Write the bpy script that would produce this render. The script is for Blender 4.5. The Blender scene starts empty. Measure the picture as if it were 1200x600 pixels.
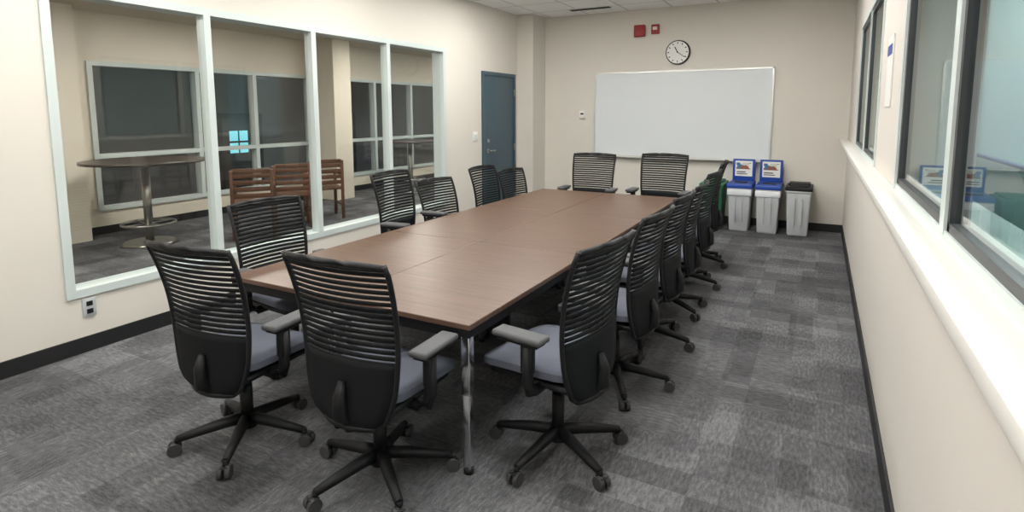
import bpy, bmesh, math, random
from mathutils import Vector, Matrix
random.seed(4)
S=bpy.context.scene
COL=S.collection
# ------------------------------------------------------------------ materials
def mat(name,col,rough=.6,metal=0,spec=.5,noise=0,nscale=30,bump=0,bscale=200,sheen=0):
    m=bpy.data.materials.new(name);m.use_nodes=True
    n=m.node_tree.nodes;l=m.node_tree.links;b=n['Principled BSDF']
    b.inputs['Base Color'].default_value=(*col,1);b.inputs['Roughness'].default_value=rough
    b.inputs['Metallic'].default_value=metal;b.inputs['Specular IOR Level'].default_value=spec
    tc=n.new('ShaderNodeTexCoord')
    if noise:
        t=n.new('ShaderNodeTexNoise');t.inputs['Scale'].default_value=nscale;t.inputs['Detail'].default_value=4
        l.new(tc.outputs['Object'],t.inputs['Vector'])
        r=n.new('ShaderNodeMapRange');r.inputs['To Min'].default_value=1-noise;r.inputs['To Max'].default_value=1+noise
        l.new(t.outputs['Fac'],r.inputs['Value'])
        v=n.new('ShaderNodeVectorMath');v.operation='SCALE';v.inputs[0].default_value=col
        l.new(r.outputs['Result'],v.inputs['Scale']);l.new(v.outputs['Vector'],b.inputs['Base Color'])
    if bump:
        t=n.new('ShaderNodeTexNoise');t.inputs['Scale'].default_value=bscale
        l.new(tc.outputs['Object'],t.inputs['Vector'])
        k=n.new('ShaderNodeBump');k.inputs['Strength'].default_value=bump;k.inputs['Distance'].default_value=.002
        l.new(t.outputs['Fac'],k.inputs['Height']);l.new(k.outputs['Normal'],b.inputs['Normal'])
    return m
def emis(name,col,st):
    m=bpy.data.materials.new(name);m.use_nodes=True
    b=m.node_tree.nodes['Principled BSDF'];b.inputs['Base Color'].default_value=(*col,1)
    b.inputs['Emission Color'].default_value=(*col,1);b.inputs['Emission Strength'].default_value=st
    return m
def glass(name,tint=(1,1,1),base=.035):
    m=bpy.data.materials.new(name);m.use_nodes=True
    n=m.node_tree.nodes;l=m.node_tree.links
    for x in list(n):
        if x.type!='OUTPUT_MATERIAL': n.remove(x)
    o=[x for x in n if x.type=='OUTPUT_MATERIAL'][0]
    t=n.new('ShaderNodeBsdfTransparent');t.inputs[0].default_value=(*tint,1)
    g=n.new('ShaderNodeBsdfGlossy');g.inputs['Roughness'].default_value=.01
    f=n.new('ShaderNodeLayerWeight');f.inputs['Blend'].default_value=.5
    p=n.new('ShaderNodeMath');p.operation='POWER';p.inputs[1].default_value=5;l.new(f.outputs['Facing'],p.inputs[0])
    q=n.new('ShaderNodeMath');q.operation='MULTIPLY_ADD';q.inputs[1].default_value=.8;q.inputs[2].default_value=base;l.new(p.outputs[0],q.inputs[0])
    x=n.new('ShaderNodeMixShader')
    l.new(q.outputs[0],x.inputs[0]);l.new(t.outputs[0],x.inputs[1]);l.new(g.outputs[0],x.inputs[2]);l.new(x.outputs[0],o.inputs[0])
    return m
WALL=mat('wall_paint',(.645,.61,.545),.75,noise=.02,nscale=3,bump=.15,bscale=300)
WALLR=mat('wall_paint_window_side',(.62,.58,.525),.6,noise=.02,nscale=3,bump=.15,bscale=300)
LOBW=mat('lobby_paint',(.70,.64,.53),.75,noise=.03,nscale=2)
LOBC=mat('lobby_ceiling_paint',(.55,.50,.41),.8,noise=.05,nscale=2)
TRIMW=mat('frame_paint',(.54,.60,.58),.4)
SILL=mat('sill_laminate',(.68,.66,.62),.35)
BASEB=mat('baseboard_rubber',(.012,.012,.013),.5)
BLACK=mat('black_plastic',(.008,.008,.009),.5,spec=.3)
MESHM=mat('black_mesh_fabric',(.006,.007,.008),.75,spec=.2)
SEATF=mat('seat_fabric',(.105,.112,.14),.9,spec=.2,noise=.15,nscale=160,bump=.4,bscale=600)
PADM=mat('arm_pad',(.075,.075,.078),.6,spec=.35)
CHROME=mat('chrome',(.75,.75,.76),.18,1)
CAST=mat('caster_grey',(.05,.05,.052),.5,spec=.3)
DOORM=mat('door_paint',(.046,.082,.104),.45,noise=.03,nscale=4)
WHITE=mat('white_plastic',(.75,.74,.70),.4)
WBM=mat('whiteboard_surface',(.65,.68,.69),.22)
ALU=mat('aluminium',(.6,.6,.58),.35,.8)
RED=mat('alarm_red',(.30,.012,.015),.4)
BING=mat('bin_grey',(.46,.48,.49),.5,noise=.04,nscale=8)
BLUE=mat('bin_blue',(.012,.055,.30),.4)
GREEN=mat('bin_green',(.010,.09,.045),.45)
WOODL=mat('lobby_wood',(.115,.052,.026),.45,noise=.3,nscale=14)
DARKT=mat('dark_laminate',(.05,.038,.03),.35)
STEEL=mat('brushed_steel',(.35,.34,.31),.3,.9)
GREYFR=mat('dark_frame',(.035,.037,.04),.4)
BAG=mat('bin_liner',(.72,.75,.77),.35,bump=.8,bscale=40)
GL=glass('window_glass',(.96,.97,.97),.045)
GLR=glass('rink_window_glass',(.84,.90,.89),.06)
DARKBACK=mat('night_backdrop',(.19,.195,.20),.4)

def carpet():
    m=bpy.data.materials.new('carpet_tiles');m.use_nodes=True
    n=m.node_tree.nodes;l=m.node_tree.links;b=n['Principled BSDF'];b.inputs['Roughness'].default_value=.95
    b.inputs['Specular IOR Level'].default_value=.15
    tc=n.new('ShaderNodeTexCoord')
    def math_(op,a=None,bb=None):
        k=n.new('ShaderNodeMath');k.operation=op
        for i,v in enumerate((a,bb)):
            if v is None: continue
            if isinstance(v,(int,float)): k.inputs[i].default_value=v
            else: l.new(v,k.inputs[i])
        return k.outputs[0]
    def cell(sx,sy,seed):
        v=n.new('ShaderNodeVectorMath');v.operation='MULTIPLY';v.inputs[1].default_value=(1/sx,1/sy,0)
        l.new(tc.outputs['Object'],v.inputs[0])
        a=n.new('ShaderNodeVectorMath');a.operation='ADD';a.inputs[1].default_value=(seed,seed*.37,0);l.new(v.outputs[0],a.inputs[0])
        f=n.new('ShaderNodeVectorMath');f.operation='FLOOR';l.new(a.outputs[0],f.inputs[0])
        w=n.new('ShaderNodeTexWhiteNoise');w.noise_dimensions='3D';l.new(f.outputs[0],w.inputs['Vector'])
        return w.outputs['Value']
    big=cell(.45,.45,3.0);c2=cell(.15,.45,11.3);c3=cell(.45,.15,7.7);c4=cell(.15,.15,5.2)
    def stretched(sx,sy):
        mp=n.new('ShaderNodeMapping');mp.inputs['Scale'].default_value=(sx,sy,1);l.new(tc.outputs['Object'],mp.inputs[0])
        t=n.new('ShaderNodeTexNoise');t.inputs['Scale'].default_value=1;t.inputs['Detail'].default_value=3
        l.new(mp.outputs[0],t.inputs['Vector']);return t.outputs['Fac']
    sA=stretched(22,80);sB=stretched(80,22)
    sel=math_('GREATER_THAN',cell(.45,.45,21.0),.5)
    mx=n.new('ShaderNodeMix');l.new(sel,mx.inputs[0]);l.new(sA,mx.inputs[2]);l.new(sB,mx.inputs[3])
    fine=n.new('ShaderNodeTexNoise');fine.inputs['Scale'].default_value=200;l.new(tc.outputs['Object'],fine.inputs['Vector'])
    v=math_('MULTIPLY',big,.26)
    v=math_('ADD',v,math_('MULTIPLY',c2,.30));v=math_('ADD',v,math_('MULTIPLY',c3,.30));v=math_('ADD',v,math_('MULTIPLY',c4,.16))
    v=math_('SUBTRACT',v,.04)
    st=math_('SUBTRACT',mx.outputs[0],.5);st=math_('MULTIPLY',st,1.2);v=math_('ADD',v,st)
    fn=math_('SUBTRACT',fine.outputs['Fac'],.5);v=math_('ADD',v,math_('MULTIPLY',fn,1.0))
    r=n.new('ShaderNodeValToRGB')
    e=r.color_ramp.elements;e[0].position=0;e[0].color=(.050,.050,.053,1);e[1].position=1.0;e[1].color=(.215,.214,.222,1)
    x=e.new(.5);x.color=(.108,.108,.113,1)
    l.new(v,r.inputs[0]);l.new(r.outputs[0],b.inputs['Base Color'])
    bp=n.new('ShaderNodeBump');bp.inputs['Strength'].default_value=.4;bp.inputs['Distance'].default_value=.003
    l.new(v,bp.inputs['Height']);l.new(bp.outputs[0],b.inputs['Normal'])
    return m
CARPET=carpet()
def walnut():
    m=bpy.data.materials.new('walnut_laminate');m.use_nodes=True
    n=m.node_tree.nodes;l=m.node_tree.links;b=n['Principled BSDF'];b.inputs['Roughness'].default_value=.36
    b.inputs['Specular IOR Level'].default_value=.5
    tc=n.new('ShaderNodeTexCoord');mp=n.new('ShaderNodeMapping');mp.inputs['Scale'].default_value=(3,55,1)
    l.new(tc.outputs['Object'],mp.inputs[0])
    t=n.new('ShaderNodeTexNoise');t.inputs['Scale'].default_value=1;t.inputs['Detail'].default_value=6;t.inputs['Distortion'].default_value=.4
    l.new(mp.outputs[0],t.inputs['Vector'])
    r=n.new('ShaderNodeValToRGB');e=r.color_ramp.elements
    e[0].position=.3;e[0].color=(.080,.043,.027,1);e[1].position=.72;e[1].color=(.132,.075,.048,1)
    l.new(t.outputs['Fac'],r.inputs[0]);l.new(r.outputs[0],b.inputs['Base Color'])
    return m
WALNUT=walnut()
def ceilmat():
    m=bpy.data.materials.new('ceiling_tiles');m.use_nodes=True
    n=m.node_tree.nodes;l=m.node_tree.links;b=n['Principled BSDF'];b.inputs['Roughness'].default_value=.9
    tc=n.new('ShaderNodeTexCoord');br=n.new('ShaderNodeTexBrick');br.offset=0
    br.inputs['Scale'].default_value=1;br.inputs['Brick Width'].default_value=.61;br.inputs['Row Height'].default_value=.61
    br.inputs['Mortar Size'].default_value=.012;br.inputs['Color1'].default_value=(.92,.92,.91,1);br.inputs['Color2'].default_value=(.89,.89,.88,1)
    br.inputs['Mortar'].default_value=(.6,.6,.58,1)
    l.new(tc.outputs['Object'],br.inputs['Vector']);l.new(br.outputs[0],b.inputs['Base Color']);return m
CEIL=ceilmat()
# ------------------------------------------------------------------ mesh builder
class MB:
    def __init__(s,mats): s.bm=bmesh.new();s.mats=mats
    def merge(s,t,mi,M=None,smooth=False):
        if M is not None: t.transform(M)
        for f in t.faces: f.material_index=mi;f.smooth=smooth
        me=bpy.data.meshes.new('tmp');t.to_mesh(me);t.free();s.bm.from_mesh(me);bpy.data.meshes.remove(me)
    def box(s,c,d,mi=0,bev=0,seg=2,M=None,taper=None):
        t=bmesh.new();bmesh.ops.create_cube(t,size=1)
        for v in t.verts:
            k=1
            if taper and v.co.z<0: k=taper
            v.co=Vector((v.co.x*d[0]*k,v.co.y*d[1]*k,v.co.z*d[2]))
        if bev: bmesh.ops.bevel(t,geom=list(t.edges),offset=bev,segments=seg,profile=.5,affect='EDGES')
        T=Matrix.Translation(c)
        s.merge(t,mi,(T@M) if M is not None else T,bool(bev) and seg>1)
    def cyl(s,p0,p1,r,r2=None,mi=0,n=16,smooth=True):
        p0=Vector(p0);p1=Vector(p1);d=p1-p0
        t=bmesh.new();bmesh.ops.create_cone(t,cap_ends=True,segments=n,radius1=r,radius2=r if r2 is None else r2,depth=d.length)
        M=Matrix.Translation((p0+p1)/2)@d.to_track_quat('Z','Y').to_matrix().to_4x4()
        s.merge(t,mi,M,False)
        if smooth:
            s.bm.faces.ensure_lookup_table()
            for f in s.bm.faces[-(n+2):]:
                if len(f.verts)==4: f.smooth=True
    def tube(s,pts,r,mi=0,n=8,flat=1.0):
        pts=[Vector(p) for p in pts];rings=[]
        for i,p in enumerate(pts):
            d=(pts[min(i+1,len(pts)-1)]-pts[max(i-1,0)]).normalized()
            a=d.cross(Vector((1,0,0)))
            if a.length<.1: a=d.cross(Vector((0,0,1)))
            a.normalize();b=d.cross(a)
            rr=r[i] if isinstance(r,(list,tuple)) else r
            rings.append([s.bm.verts.new(p+(a*math.cos(2*math.pi*k/n)*rr+b*math.sin(2*math.pi*k/n)*rr*flat)) for k in range(n)])
        for i in range(len(rings)-1):
            for k in range(n):
                f=s.bm.faces.new((rings[i][k],rings[i][(k+1)%n],rings[i+1][(k+1)%n],rings[i+1][k]));f.material_index=mi;f.smooth=True
        for q in (rings[0],rings[-1]):
            f=s.bm.faces.new(q);f.material_index=mi
    def torus(s,c,R,r,mi=0,n=32):
        rings=[]
        for i in range(n):
            a=2*math.pi*i/n
            rings.append([s.bm.verts.new((c[0]+(R+r*math.cos(b))*math.cos(a),c[1]+(R+r*math.cos(b))*math.sin(a),c[2]+r*math.sin(b))) for b in [k*math.pi/4 for k in range(8)]])
        for i in range(n):
            for k in range(8):
                f=s.bm.faces.new((rings[i][k],rings[(i+1)%n][k],rings[(i+1)%n][(k+1)%8],rings[i][(k+1)%8]));f.material_index=mi;f.smooth=True
    def sheet(s,fn,us,vs,th,mi=0):
        A=[[s.bm.verts.new(fn(u,v)) for u in us] for v in vs]
        B=[[s.bm.verts.new(Vector(fn(u,v))+Vector((0,th,0))) for u in us] for v in vs]
        def q(a,b,c,d):
            f=s.bm.faces.new((a,b,c,d));f.material_index=mi;f.smooth=True
        nu=len(us);nv=len(vs)
        for j in range(nv-1):
            for i in range(nu-1):
                q(A[j][i],A[j][i+1],A[j+1][i+1],A[j+1][i]);q(B[j][i+1],B[j][i],B[j+1][i],B[j+1][i+1])
        for j in range(nv-1):
            q(A[j][0],A[j+1][0],B[j+1][0],B[j][0]);q(A[j+1][-1],A[j][-1],B[j][-1],B[j+1][-1])
        for i in range(nu-1):
            q(A[0][i+1],A[0][i],B[0][i],B[0][i+1]);q(A[-1][i],A[-1][i+1],B[-1][i+1],B[-1][i])
    def mesh(s,name):
        bmesh.ops.recalc_face_normals(s.bm,faces=s.bm.faces)
        me=bpy.data.meshes.new(name);s.bm.to_mesh(me);s.bm.free()
        for m in s.mats: me.materials.append(m)
        return me
    def obj(s,name,parent=None,loc=None):
        o=bpy.data.objects.new(name,s.mesh(name));COL.objects.link(o)
        if parent: o.parent=parent
        if loc: o.location=loc
        return o
def link(name,me,parent=None):
    o=bpy.data.objects.new(name,me);COL.objects.link(o)
    if parent: o.parent=parent
    return o
def empty(name,loc,rz=0):
    o=bpy.data.objects.new(name,None);o.empty_display_size=.2;COL.objects.link(o);o.location=loc;o.rotation_euler=(0,0,rz);return o
def bx(name,lo,hi,m,bev=0,parent=None):
    b=MB([m]);c=[(a+d)/2 for a,d in zip(lo,hi)];d=[abs(a-e) for a,e in zip(lo,hi)]
    b.box((0,0,0),d,0,bev);return b.obj(name,parent,c)
# ------------------------------------------------------------------ dims
XL=-4.065;XR=.303;D=8.09;ZC=2.95;YF=-1.4
W=.14
b=MB([CARPET]);b.box((0,0,0),(XR-XL+.2,D-YF+.2,.1));o=b.obj('floor');o.location=((XL+XR)/2,(D+YF)/2,-.05)
o=bx('ceiling',(XL-.1,YF-.1,ZC),(XR+.1,D+.1,ZC+.08),CEIL)
bx('wall_back',(XL-W,D,0),(XR+W,D+.14,ZC),WALL)
bx('wall_front',(XL-W,YF-.14,0),(XR+W,YF,ZC),WALL)
wy0,wy1,wz0,wz1=1.70,5.74,.39,2.26
b=MB([WALL])
def P(b,x0,x1,y0,y1,z0,z1,mi=0,bev=0): b.box(((x0+x1)/2,(y0+y1)/2,(z0+z1)/2),(x1-x0,y1-y0,z1-z0),mi,bev)
P(b,XL-W,XL,YF,wy0,0,ZC);P(b,XL-W,XL,wy1,D,0,ZC);P(b,XL-W,XL,wy0,wy1,0,wz0);P(b,XL-W,XL,wy0,wy1,wz1,ZC)
b.obj('wall_left')
bx('wall_pilaster',(XL,7.66,0),(XL+.26,D,ZC),WALL)
# left window frame
b=MB([TRIMW]);x0=XL-.075;x1=XL+.014;fw=.022
P(b,XL-W-.01,x1,wy0-.03,wy0+fw,wz0-.03,wz1+.03);P(b,XL-W-.01,x1,wy1-fw,wy1+.03,wz0-.03,wz1+.03)
P(b,XL-W-.01,x1,wy0+fw,wy1-fw,wz0-.03,wz0+.022);P(b,XL-W-.01,x1,wy0+fw,wy1-fw,wz1-.022,wz1+.03)
ys=[wy0+(wy1-wy0)*i/4 for i in range(1,4)]
for y in ys: P(b,x0,x1,y-.026,y+.026,wz0+.022,wz1-.022)
wf=b.obj('window_1')
yy=[wy0]+ys+[wy1]
for i in range(4):
    bx('pane',(XL-.04,yy[i]+.02,wz0+.02),(XL-.034,yy[i+1]-.02,wz1-.02),GL,parent=wf)
# right wall
sz=1.175;rt=2.30
RW=.18
nw0,nw1=.35,2.98
fw0,fw1=4.1,6.35
b=MB([WALLR])
P(b,XR,XR+RW,YF,D,0,sz);P(b,XR,XR+RW,YF,D,rt,ZC);P(b,XR,XR+RW,YF,nw0,sz,rt);P(b,XR,XR+RW,nw1,fw0,sz,rt);P(b,XR,XR+RW,fw1,D,sz,rt)
b.obj('wall_right')
def rwin(name,y0,y1,mids):
    b=MB([TRIMW,GREYFR,SILL])
    P(b,XR-.008,XR+RW,y0-.03,y0+.02,sz,rt+.03);P(b,XR-.008,XR+RW,y1-.02,y1+.03,sz,rt+.03);P(b,XR-.008,XR+RW,y0-.03,y1+.03,rt-.02,rt+.03)
    P(b,XR-.004,XR+RW,y0,y1,sz-.02,sz+.03)
    segs=[y0]+mids+[y1]
    for m in mids: P(b,XR-.006,XR+.05,m-.03,m+.03,sz+.02,rt,0)
    for i in range(len(segs)-1):
        a=segs[i]+.02;c=segs[i+1]-.02
        P(b,XR+.002,XR+.04,a,a+.035,sz+.03,rt-.02,1);P(b,XR+.002,XR+.04,c-.035,c,sz+.03,rt-.02,1)
        P(b,XR+.002,XR+.04,a,c,sz+.03,sz+.055,1);P(b,XR+.002,XR+.04,a,c,rt-.05,rt-.02,1)
    o=b.obj(name)
    for i in range(len(segs)-1):
        bx('pane',(XR+.014,segs[i]+.04,sz+.04),(XR+.019,segs[i+1]-.04,rt-.04),GLR,parent=o)
    return o
rwin('window_2',nw0,nw1,[1.86]);rwin('window_3',fw0,fw1,[5.2])
b=MB([SILL]);P(b,XR-.095,XR,YF,D-.0,sz-.035,sz+.004,0,.004)
b.obj('trim_1')
bx('baseboard_left',(XL,YF,0),(XL+.012,6.56,.10),BASEB)
bx('baseboard_back',(XL+.26,D-.012,0),(XR,D,.10),BASEB)
bx('baseboard_right',(XR-.012,YF,0),(XR,D-.012,.10),BASEB)
bx('baseboard_pilaster',(XL,7.648,0),(XL+.27,7.66,.10),BASEB)
# door
dy0,dy1,dz=6.66,7.50,2.02
b=MB([DOORM,STEEL]);P(b,XL+.001,XL+.03,dy0-.05,dy0,0,dz+.05,0);P(b,XL+.001,XL+.03,dy1,dy1+.05,0,dz+.05,0);P(b,XL+.001,XL+.03,dy0,dy1,dz,dz+.05,0)
P(b,XL+.001,XL+.018,dy0+.004,dy1-.004,.01,dz-.004,0,.003)
b.cyl((XL+.018,dy0+.09,.98),(XL+.07,dy0+.09,.98),.012,mi=1);b.cyl((XL+.065,dy0+.09,.98),(XL+.065,dy0+.21,.98),.009,mi=1)
b.cyl((XL+.018,dy0+.09,.98),(XL+.024,dy0+.09,.98),.032,mi=1);b.cyl((XL+.018,dy0+.09,1.12),(XL+.03,dy0+.09,1.12),.026,mi=1)
for z in (.25,1.0,1.8): b.cyl((XL+.03,dy1+.002,z-.05),(XL+.03,dy1+.002,z+.05),.009,mi=1)
b.obj('door_1')
# whiteboard
b=MB([WBM,ALU]);x0,x1,z0,z1=-2.985,-.555,.865,2.083;DD=D-.002
P(b,x0+.02,x1-.02,DD-.022,DD-.001,z0+.02,z1-.02,0)
P(b,x0,x1,DD-.032,DD,z1-.022,z1,1);P(b,x0,x1,DD-.032,DD,z0,z0+.022,1);P(b,x0,x0+.022,DD-.032,DD,z0,z1,1);P(b,x1-.022,x1,DD-.032,DD,z0,z1,1)
P(b,x0+.05,x1-.05,DD-.085,DD-.02,z0-.012,z0+.004,1)
b.obj('whiteboard')
# clock
b=MB([ALU,WHITE,BLACK]);cx,cz=-1.78,2.325
b.cyl((cx,D,cz),(cx,D-.045,cz),.168,.163,mi=2,n=48);b.cyl((cx,D-.045,cz),(cx,D-.048,cz),.150,mi=1,n=48)
for i in range(12):
    a=i*math.pi/6;r=.125
    b.box((cx+r*math.sin(a),D-.05,cz+r*math.cos(a)),(.012,.004,.022),2,M=Matrix.Rotation(a,4,'Y'))
for a,L,wd in ((math.radians(-28),.085,.012),(math.radians(125),.12,.008)):
    b.box((cx+L/2*math.sin(a),D-.052,cz+L/2*math.cos(a)),(wd,.004,L),2,M=Matrix.Rotation(a,4,'Y'))
b.cyl((cx,D-.048,cz),(cx,D-.056,cz),.01,mi=2)
b.obj('analog_clock')
b=MB([RED,WHITE]);b.box((-2.32,D-.03,2.65),(.15,.06,.16),0,.008);b.box((-2.32,D-.063,2.65),(.09,.008,.03),0,.002);b.obj('fire_alarm_horn')
b=MB([RED,WHITE]);b.box((-2.10,D-.02,2.66),(.11,.04,.13),0,.008);b.box((-2.10,D-.048,2.67),(.06,.02,.045),1,.006);b.obj('fire_alarm_strobe')
b=MB([WHITE,BLACK]);b.box((-3.18,D-.012,1.47),(.09,.024,.12),0,.004);b.box((-3.18,D-.026,1.485),(.05,.004,.025),1);b.obj('thermostat')
b=MB([WHITE,TRIMW]);b.box((XL+.005,6.44,1.19),(.01,.11,.13),0,.003);b.box((XL+.012,6.42,1.19),(.012,.02,.05),1,.002);b.box((XL+.012,6.46,1.19),(.012,.02,.05),1,.002);b.obj('light_switch')
b=MB([BING,BLACK]);b.box((XL+.005,1.79,.285),(.01,.075,.12),0,.003)
for z in (.26,.31): b.box((XL+.012,1.79,z),(.004,.035,.03),1)
b.obj('power_outlet')
b=MB([BLACK,WHITE]);vx,vy=-2.9,7.62
b.box((vx,vy,ZC-.006),(.62,.14,.012),1)
for i in range(3): b.box((vx,vy-.04+i*.04,ZC-.014),(.58,.022,.006),0)
b.obj('ceiling_vent')
TR=emis('troffer_lens',(1.0,.985,.955),19)
def troffer(x,y,z,sx=.56,sy=1.16,m=TR):
    b=MB([WHITE,m]);b.box((0,0,-.012),(sx+.04,sy+.04,.024),0);b.box((0,0,-.028),(sx,sy,.010),1,.003);b.obj('ceiling_light',loc=(x,y,z))
for y in (-.1,1.9,3.9,5.85):
    for x in (-3.0,-.85): troffer(x,y,ZC)
# ------------------------------------------------------------------ table
TX0,TX1,TY0,TY1,TZ=-2.703,-1.201,1.848,5.692,.664
tb=empty('conference_table',((TX0+TX1)/2,(TY0+TY1)/2,0))
nx,ny=2,3;sx=(TX1-TX0)/nx;sy=(TY1-TY0)/ny
b=MB([WALNUT,BLACK])
for i in range(nx):
    for j in range(ny):
        cx=-(TX1-TX0)/2+sx*(i+.5);cy=-(TY1-TY0)/2+sy*(j+.5)
        b.box((cx,cy,TZ-.012),(sx-.003,sy-.003,.024),0,.0025,1)
        b.box((cx,cy,TZ-.029),(sx-.012,sy-.012,.010),1)
b.obj('tabletop',tb)
b=MB([CHROME,BLACK])
for i in range(nx):
    for j in range(ny):
        cx=-(TX1-TX0)/2+sx*(i+.5);cy=-(TY1-TY0)/2+sy*(j+.5)
        for sgx in (-1,1):
            for sgy in (-1,1):
                lx=cx+sgx*(sx/2-.035);ly=cy+sgy*(sy/2-.035)
                b.box((lx,ly,.19),(.034,.034,.34),0,.004)
                b.box((lx,ly,.49),(.040,.040,.28),0,.004)
                b.cyl((lx,ly,0),(lx,ly,.025),.022,mi=1)
                b.box((lx,ly,TZ-.045),(.06,.06,.024),1)
        for sg in (-1,1):
            b.box((cx,cy+sg*(sy/2-.035),TZ-.055),(sx-.1,.03,.04),1);b.box((cx+sg*(sx/2-.035),cy,TZ-.055),(.03,sy-.1,.04),1)
        b.box((cx,cy,TZ-.19),(sx*.55,.02,.22),1)
b.obj('frame',tb)
# ------------------------------------------------------------------ chair parts (faces +Y)
b=MB([BLACK,CAST])
b.cyl((0,0,.065),(0,0,.12),.045,.034,mi=0,n=20)
for k in range(5):
    a=math.pi/2+k*2*math.pi/5;c,s_=math.cos(a),math.sin(a)
    pts=[(c*r,s_*r,z) for r,z in ((.02,.105),(.10,.098),(.20,.083),(.29,.068))]
    b.tube(pts,[.028,.025,.021,.016],0,8,1.0)
    b.cyl((c*.29,s_*.29,.045),(c*.29,s_*.29,.075),.011,mi=0,n=10)
    px,py=-s_,c
    for sg in (-1,1):
        b.cyl((c*.30+px*sg*.006,s_*.30+py*sg*.006,.028),(c*.30+px*sg*.026,s_*.30+py*sg*.026,.028),.028,mi=1,n=18)
    b.box((c*.298,s_*.298,.048),(.04,.036,.012),0,.004,M=Matrix.Rotation(a,4,'Z'))
BASE=b.mesh('chair_star_base')
b=MB([BLACK,CHROME]);b.cyl((0,0,.10),(0,0,.28),.028,mi=0,n=18);b.cyl((0,0,.27),(0,0,.42),.018,mi=0,n=14)
COLM=b.mesh('chair_column')
b=MB([BLACK,SEATF,PADM])
b.box((0,-.01,.375),(.16,.26,.05),0,.012)
b.box((0,.03,.408),(.40,.40,.03),0,.012)
t=bmesh.new();bmesh.ops.create_cube(t,size=1)
bmesh.ops.subdivide_edges(t,edges=t.edges,cuts=6,use_grid_fill=True)
for v in t.verts:
    x,y,z=v.co*2
    k=1/ (abs(x)**5+abs(y)**5)**.2 if (abs(x)+abs(y))>1e-6 else 1
    m_=max(abs(x),abs(y));X=x*k*m_ ;Y=y*k*m_
    ed=m_**6
    zz=z*(1-.55*ed)
    w=.245-.012*(1-Y)
    v.co=Vector((X*w,Y*.235+.045,.452+zz*.036+.012*X*X-(.022*max(0,Y)**3)))
b.merge(t,1,None,True)
for sg in (-1,1):
    b.tube([(sg*.12,-.03,.395),(sg*.22,-.03,.39),(sg*.268,-.03,.405),(sg*.28,-.03,.45),(sg*.28,-.03,.60)],[.017,.017,.018,.02,.019],0,10,1.4)
    b.box((sg*.28,-.03,.55),(.034,.056,.13),0,.008)
    b.box((sg*.275,.01,.612),(.064,.20,.016),0,.005)
    b.box((sg*.275,.01,.631),(.084,.235,.026),2,.011,3)
SEATM=b.mesh('chair_seat_arms')
def hw(t):
    pts=[(.335,.120),(.36,.165),(.42,.198),(.50,.218),(.62,.229),(.80,.238),(.96,.246),(1.0,.242)]
    for (a,wa),(c,wc) in zip(pts,pts[1:]):
        if t<=c: 
            f=(t-a)/(c-a);return wa+(wc-wa)*f
    return pts[-1][1]
def yp(t):
    u=(t-.40)/.6
    return -.205-.045*u+.05*math.sin(min(max(u,0),1)*math.pi*.75)-.055*u*u
def bp(s_,t): 
    w=hw(t);return Vector((s_*w,yp(t)+.035*s_*s_,t))
us=[-1+i/5 for i in range(11)]
b=MB([BLACK,MESHM])
nsl=16;z0,z1=.605,.965
for i in range(nsl):
    z=z0+(z1-z0)*(i/(nsl-1));hh=.0078
    b.sheet(lambda u,v:bp(u*.985,v)+Vector((0,-.004,0)),us,[z-hh,z+hh],.006,1)
vs=[.337,.35,.37,.39,.42,.46,.50,.54,.58,.605]
b.sheet(lambda u,v:bp(u*.97,v)+Vector((0,-.006,0)),us,vs,.014,1)
for sg in (-1,1):
    zs=[.335+.665*i/18 for i in range(19)]
    b.tube([bp(sg,z) for z in zs],.0105,0,8)
b.tube([bp(u,1.0-.010*abs(u)**3) for u in us],.012,0,8)
b.tube([bp(u,.985) for u in us],.010,0,8)
b.tube([bp(u,.337) for u in us],.013,0,8)
b.tube([(0,-.08,.375),(0,-.18,.36),(0,-.222,.385),(0,-.222,.46),(0,-.205,.52)],[.03,.03,.026,.022,.012],0,10,1.3)
BACKM=b.mesh('chair_back')
def chair(x,y,head,dz=0,rec=0,brot=0,scale=1):
    e=empty('office_chair',(x,y,0),math.radians(head-90));e.scale=(scale,)*3
    o=link('star_base',BASE,e);o.rotation_euler[2]=math.radians(brot)
    o=link('gas_column',COLM,e);o.scale[2]=1+dz/.42
    o=link('seat_and_arms',SEATM,e);o.location[2]=dz
    o=link('mesh_back',BACKM,e);o.location[2]=dz
    if rec:
        M=Matrix.Translation((0,-.1,.38+dz))@Matrix.Rotation(math.radians(rec),4,'X')@Matrix.Translation((0,.1,-.38))
        o.matrix_basis=M
chair(-2.29,1.61,95,-.02,1.5,-5)
chair(-1.55,1.69,92,-.01,0,17)
chair(-.965,2.20,172,.0,0,14)
chair(-.95,2.95,176,0,0,50)
chair(-.96,3.62,178,0,0,30)
chair(-.98,4.30,182,-.01,0,0)
chair(-1.00,5.02,178,.01,0,25)
chair(-1.04,5.78,184,.03,0,14)
chair(-2.82,2.34,-4,-.03,0,15)
chair(-2.86,3.60,4,.03,0,45)
chair(-2.80,4.13,-4,-.08,3,0)
chair(-2.80,4.93,0,-.04,0,0)
chair(-2.78,5.48,-5,-.12,0,0)
chair(-2.24,5.88,-88,.04,0,0)
chair(-1.46,5.88,-92,.06,0,0)
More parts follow.
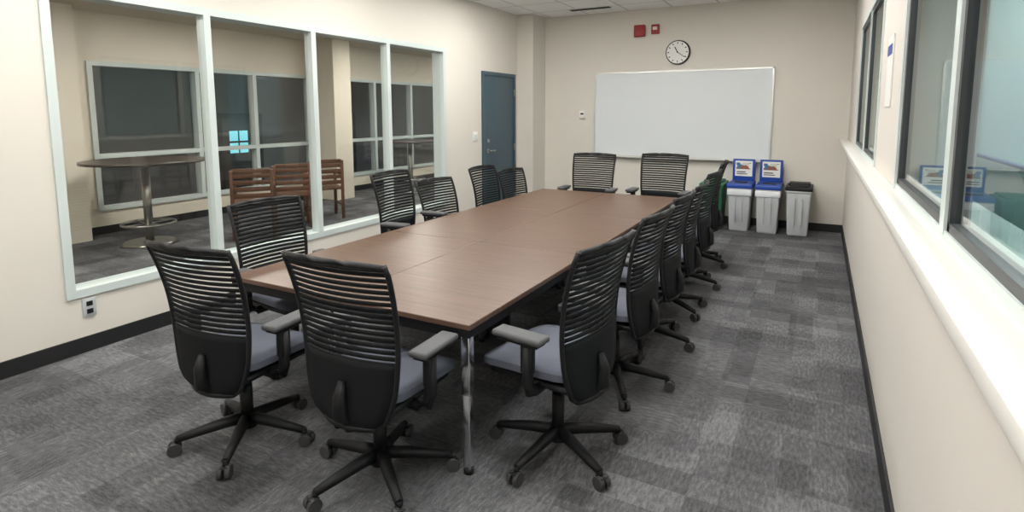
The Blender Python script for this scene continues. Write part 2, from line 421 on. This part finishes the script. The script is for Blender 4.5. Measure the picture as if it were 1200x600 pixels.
# ------------------------------------------------------------------ bins
def signmat():
    m=bpy.data.materials.new('sign_print');m.use_nodes=True;n=m.node_tree.nodes;l=m.node_tree.links;b=n['Principled BSDF']
    tc=n.new('ShaderNodeTexCoord');v=n.new('ShaderNodeTexVoronoi');v.inputs['Scale'].default_value=22
    r=n.new('ShaderNodeValToRGB');r.color_ramp.interpolation='CONSTANT';e=r.color_ramp.elements
    e[0].color=(.55,.55,.5,1);e[1].position=.35;e[1].color=(.25,.08,.04,1);x=e.new(.55);x.color=(.7,.7,.65,1);x=e.new(.75);x.color=(.05,.15,.3,1)
    l.new(tc.outputs['Object'],v.inputs[0]);l.new(v.outputs['Color'],r.inputs[0]);l.new(r.outputs[0],b.inputs['Base Color']);return m
SIGNM=signmat()
def slim_bin(x,y,rz,body,kind,name):
    e=empty(name,(x,y,0),rz)
    b=MB([body,BLUE,BLACK,WHITE])
    H=.56
    b.box((0,0,H/2),(.27,.46,H),0,.02,3,taper=.82)
    b.box((0,0,H-.012),(.285,.475,.03),0,.008)
    for k in (-1,1): b.box((k*.04,-.226,.30),(.012,.02,.34),0,.004,M=Matrix.Rotation(.07,4,'X'))
    b.obj('body',e)
    if kind=='blue':
        b=MB([BAG]);b.box((0,0,H-.055),(.288,.478,.085),0,.012);b.obj('liner',e)
        b=MB([BLUE,BLACK])
        b.box((0,0,H+.020),(.30,.485,.065),0,.018,3)
        b.box((0,-.05,H+.055),(.15,.15,.006),1,.002)
        b.obj('lid',e)
        b=MB([BLUE,WHITE,SIGNM,BLACK]);b.box((0,.19,H+.19),(.27,.02,.29),0,.006)
        b.box((0,.176,H+.21),(.21,.006,.20),1);b.box((0,.172,H+.245),(.18,.004,.085),2);b.box((-.03,.172,H+.165),(.11,.004,.012),3);b.box((-.02,.172,H+.14),(.13,.004,.010),3)
        b.obj('sign_board',e)
    else:
        b=MB([BLACK if kind=='black' else GREEN])
        b.box((0,0,H+.02),(.30,.485,.05),0,.015,3);b.box((0,-.05,H+.05),(.2,.3,.02),0,.006)
        b.box((0,.05,H+.06),(.24,.25,.03),0,.01);b.obj('lid',e)
slim_bin(-.86,7.78,0,BING,'blue','recycling_bin')
slim_bin(-.53,7.78,0,BING,'blue','recycling_bin')
slim_bin(-.19,7.80,0,BING,'black','trash_bin')
slim_bin(-1.185,7.72,0,GREEN,'green','compost_bin')
b=MB([WHITE,BLUE]);b.box((XR-.004,3.55,1.72),(.006,.26,.36),0);b.box((XR-.008,3.55,1.83),(.004,.2,.05),1);b.obj('notice_poster')
# ------------------------------------------------------------------ lobby beyond left windows
LX=-7.9
bx('floor_lobby',(LX-.1,-1,-.1),(XL-W,13,0),CARPET)
bx('ceiling_lobby',(LX-.1,-1,2.75),(XL-W,13,2.8),LOBC)
bx('wall_lobby_near',(LX,-1.1,0),(XL-W,-1,2.8),LOBW)
bx('wall_lobby_far',(LX,13,0),(XL-W,13.1,2.8),LOBW)
gz0,gz1=.30,2.15
b=MB([LOBW]);P(b,LX-.15,LX,-1,13,0,gz0);P(b,LX-.15,LX,-1,13,gz1,2.8);P(b,LX-.15,LX,-1,3.7,gz0,gz1);P(b,LX-.15,LX,12.2,13,gz0,gz1);b.obj('wall_lobby_window_side')
b=MB([TRIMW]);ys=[3.7,5.06,6.0,7.1,8.75,9.9,11.0,12.2]
for y in ys: P(b,LX-.1,LX+.03,y-.03,y+.03,gz0,gz1)
for z in (gz0+.02,gz1-.02,.98): P(b,LX-.1,LX+.025,3.7,12.2,z-.028,z+.028)
wl=b.obj('window_4')
bx('pane',(LX-.06,3.7,gz0),(LX-.05,12.2,gz1),GL,parent=wl)
bx('baseboard_lobby',(LX,-1,0),(LX+.012,13,.10),BASEB)
bx('wall_outside_night',(LX-3.0,-1,-.2),(LX-2.9,16,3),DARKBACK)
bx('floor_outside',(LX-3.0,-1,-.3),(LX-.15,16,-.2),DARKBACK)
SG=emis('vending_display_glow',(.25,.75,.85),1.0)
for y in (7.0,9.7):
    b=MB([GREYFR,SG]);P(b,LX-2.88,LX-2.3,y,y+.9,-.2,1.5,0,.01)
    for r_ in range(2):
        for c_ in range(2): P(b,LX-2.31,LX-2.29,y+.14+c_*.22,y+.32+c_*.22,.72+r_*.24,.92+r_*.24,1)
    b.obj('vending_machine')
bx('wall_lobby_column',(-7.9,2.85,0),(-7.6,3.45,2.75),LOBW)
bx('wall_lobby_column.001',(-7.9,7.1,0),(-7.3,7.5,2.75),LOBW)
LT=emis('lobby_light_lens',(1.0,.96,.88),44)
for y in (1.5,4.6,7.8,11): troffer(-6.0,y,2.75,.5,.9,LT)
def pub_table(x,y,R=.62,top=.98):
    e=empty('bar_height_table',(x,y,0))
    b=MB([DARKT]);b.cyl((0,0,top-.03),(0,0,top),R,mi=0,n=48);b.obj('top',e)
    b=MB([STEEL]);b.cyl((0,0,0),(0,0,.03),.29,.26,mi=0,n=32);b.cyl((0,0,.02),(0,0,top-.03),.045,mi=0);b.torus((0,0,.24),.27,.016)
    for k in range(4):
        a=k*math.pi/2;b.cyl((0,0,.24),(.27*math.cos(a),.27*math.sin(a),.24),.009,n=8)
    b.obj('pedestal',e)
pub_table(-6.85,3.70);pub_table(-6.9,8.6,.5)
def wood_chair(x,y,h):
    e=empty('wooden_chair',(x,y,0),math.radians(h-90));b=MB([WOODL])
    for sx_ in (-1,1):
        b.box((sx_*.22,.2,.22),(.04,.04,.44),0,.005);b.box((sx_*.22,-.22,.42),(.04,.045,.84),0,.005)
        b.box((sx_*.22,0,.64),(.05,.44,.03),0,.006);b.box((sx_*.22,.19,.54),(.035,.035,.2),0);b.box((sx_*.22,0,.2),(.025,.4,.03),0)
    b.box((0,0,.44),(.46,.46,.035),0,.008)
    for z in (.53,.61,.69,.77,.83): b.box((0,-.22,z),(.42,.022,.055),0,.004)
    b.obj('frame',e)
for x,y,h in ((-6.1,4.55,140),(-6.2,5.2,145),(-6.3,5.85,150),(-6.9,9.9,160),(-6.9,10.6,160)): wood_chair(x,y,h)
# ------------------------------------------------------------------ rink side
ICE=mat('rink_ice',(.42,.66,.72),.25);RWALL=mat('rink_wall',(.46,.53,.52),.7);BOARD=mat('rink_boards',(.72,.75,.74),.5)
bx('floor_rink',(XR+RW,-6,-.6),(14,16,-.5),ICE)
bx('wall_rink_far',(14,-6,-.6),(14.1,16,6),RWALL)
bx('wall_rink_end',(XR+RW,16,-.6),(14,16.1,6),RWALL)
bx('ceiling_rink',(XR+RW,-6,4.6),(14,16,4.7),RWALL)
b=MB([BOARD,BLUE]);P(b,3.0,3.1,-6,16,-.5,.55,0);P(b,2.99,3.11,-6,16,.53,.58,1);b.obj('rink_boards')
RT=emis('rink_light_lens',(.92,1.0,1.0),26)
for x in (4,9):
    for y in (-2,4,10,14): troffer(x,y,4.6,.8,2.4,RT)
# ------------------------------------------------------------------ world & camera
w=bpy.data.worlds.new('World');S.world=w;w.use_nodes=True
w.node_tree.nodes['Background'].inputs[0].default_value=(.5,.55,.6,1);w.node_tree.nodes['Background'].inputs[1].default_value=.05
f,cy,yaw,pit,roll=663.5,206.9,.498,.114,-.003
F=Vector((-math.sin(yaw),math.cos(yaw),0));R=Vector((math.cos(yaw),math.sin(yaw),0));Z=Vector((0,0,1))
fwv=F*math.cos(pit)-Z*math.sin(pit);up=F*math.sin(pit)+Z*math.cos(pit)
r2=R*math.cos(roll)+up*math.sin(roll);u2=-R*math.sin(roll)+up*math.cos(roll)
cd=bpy.data.cameras.new('Camera');co=bpy.data.objects.new('Camera',cd);COL.objects.link(co)
M=Matrix((( r2.x,u2.x,-fwv.x,0),(r2.y,u2.y,-fwv.y,0),(r2.z,u2.z,-fwv.z,1.52),(0,0,0,1)))
co.matrix_world=M
cd.sensor_width=36;cd.lens=36*f/1200;cd.shift_y=(cy-300)/1200;cd.clip_start=.02
S.camera=co
S.view_settings.view_transform='Standard'
S.view_settings.look='None'
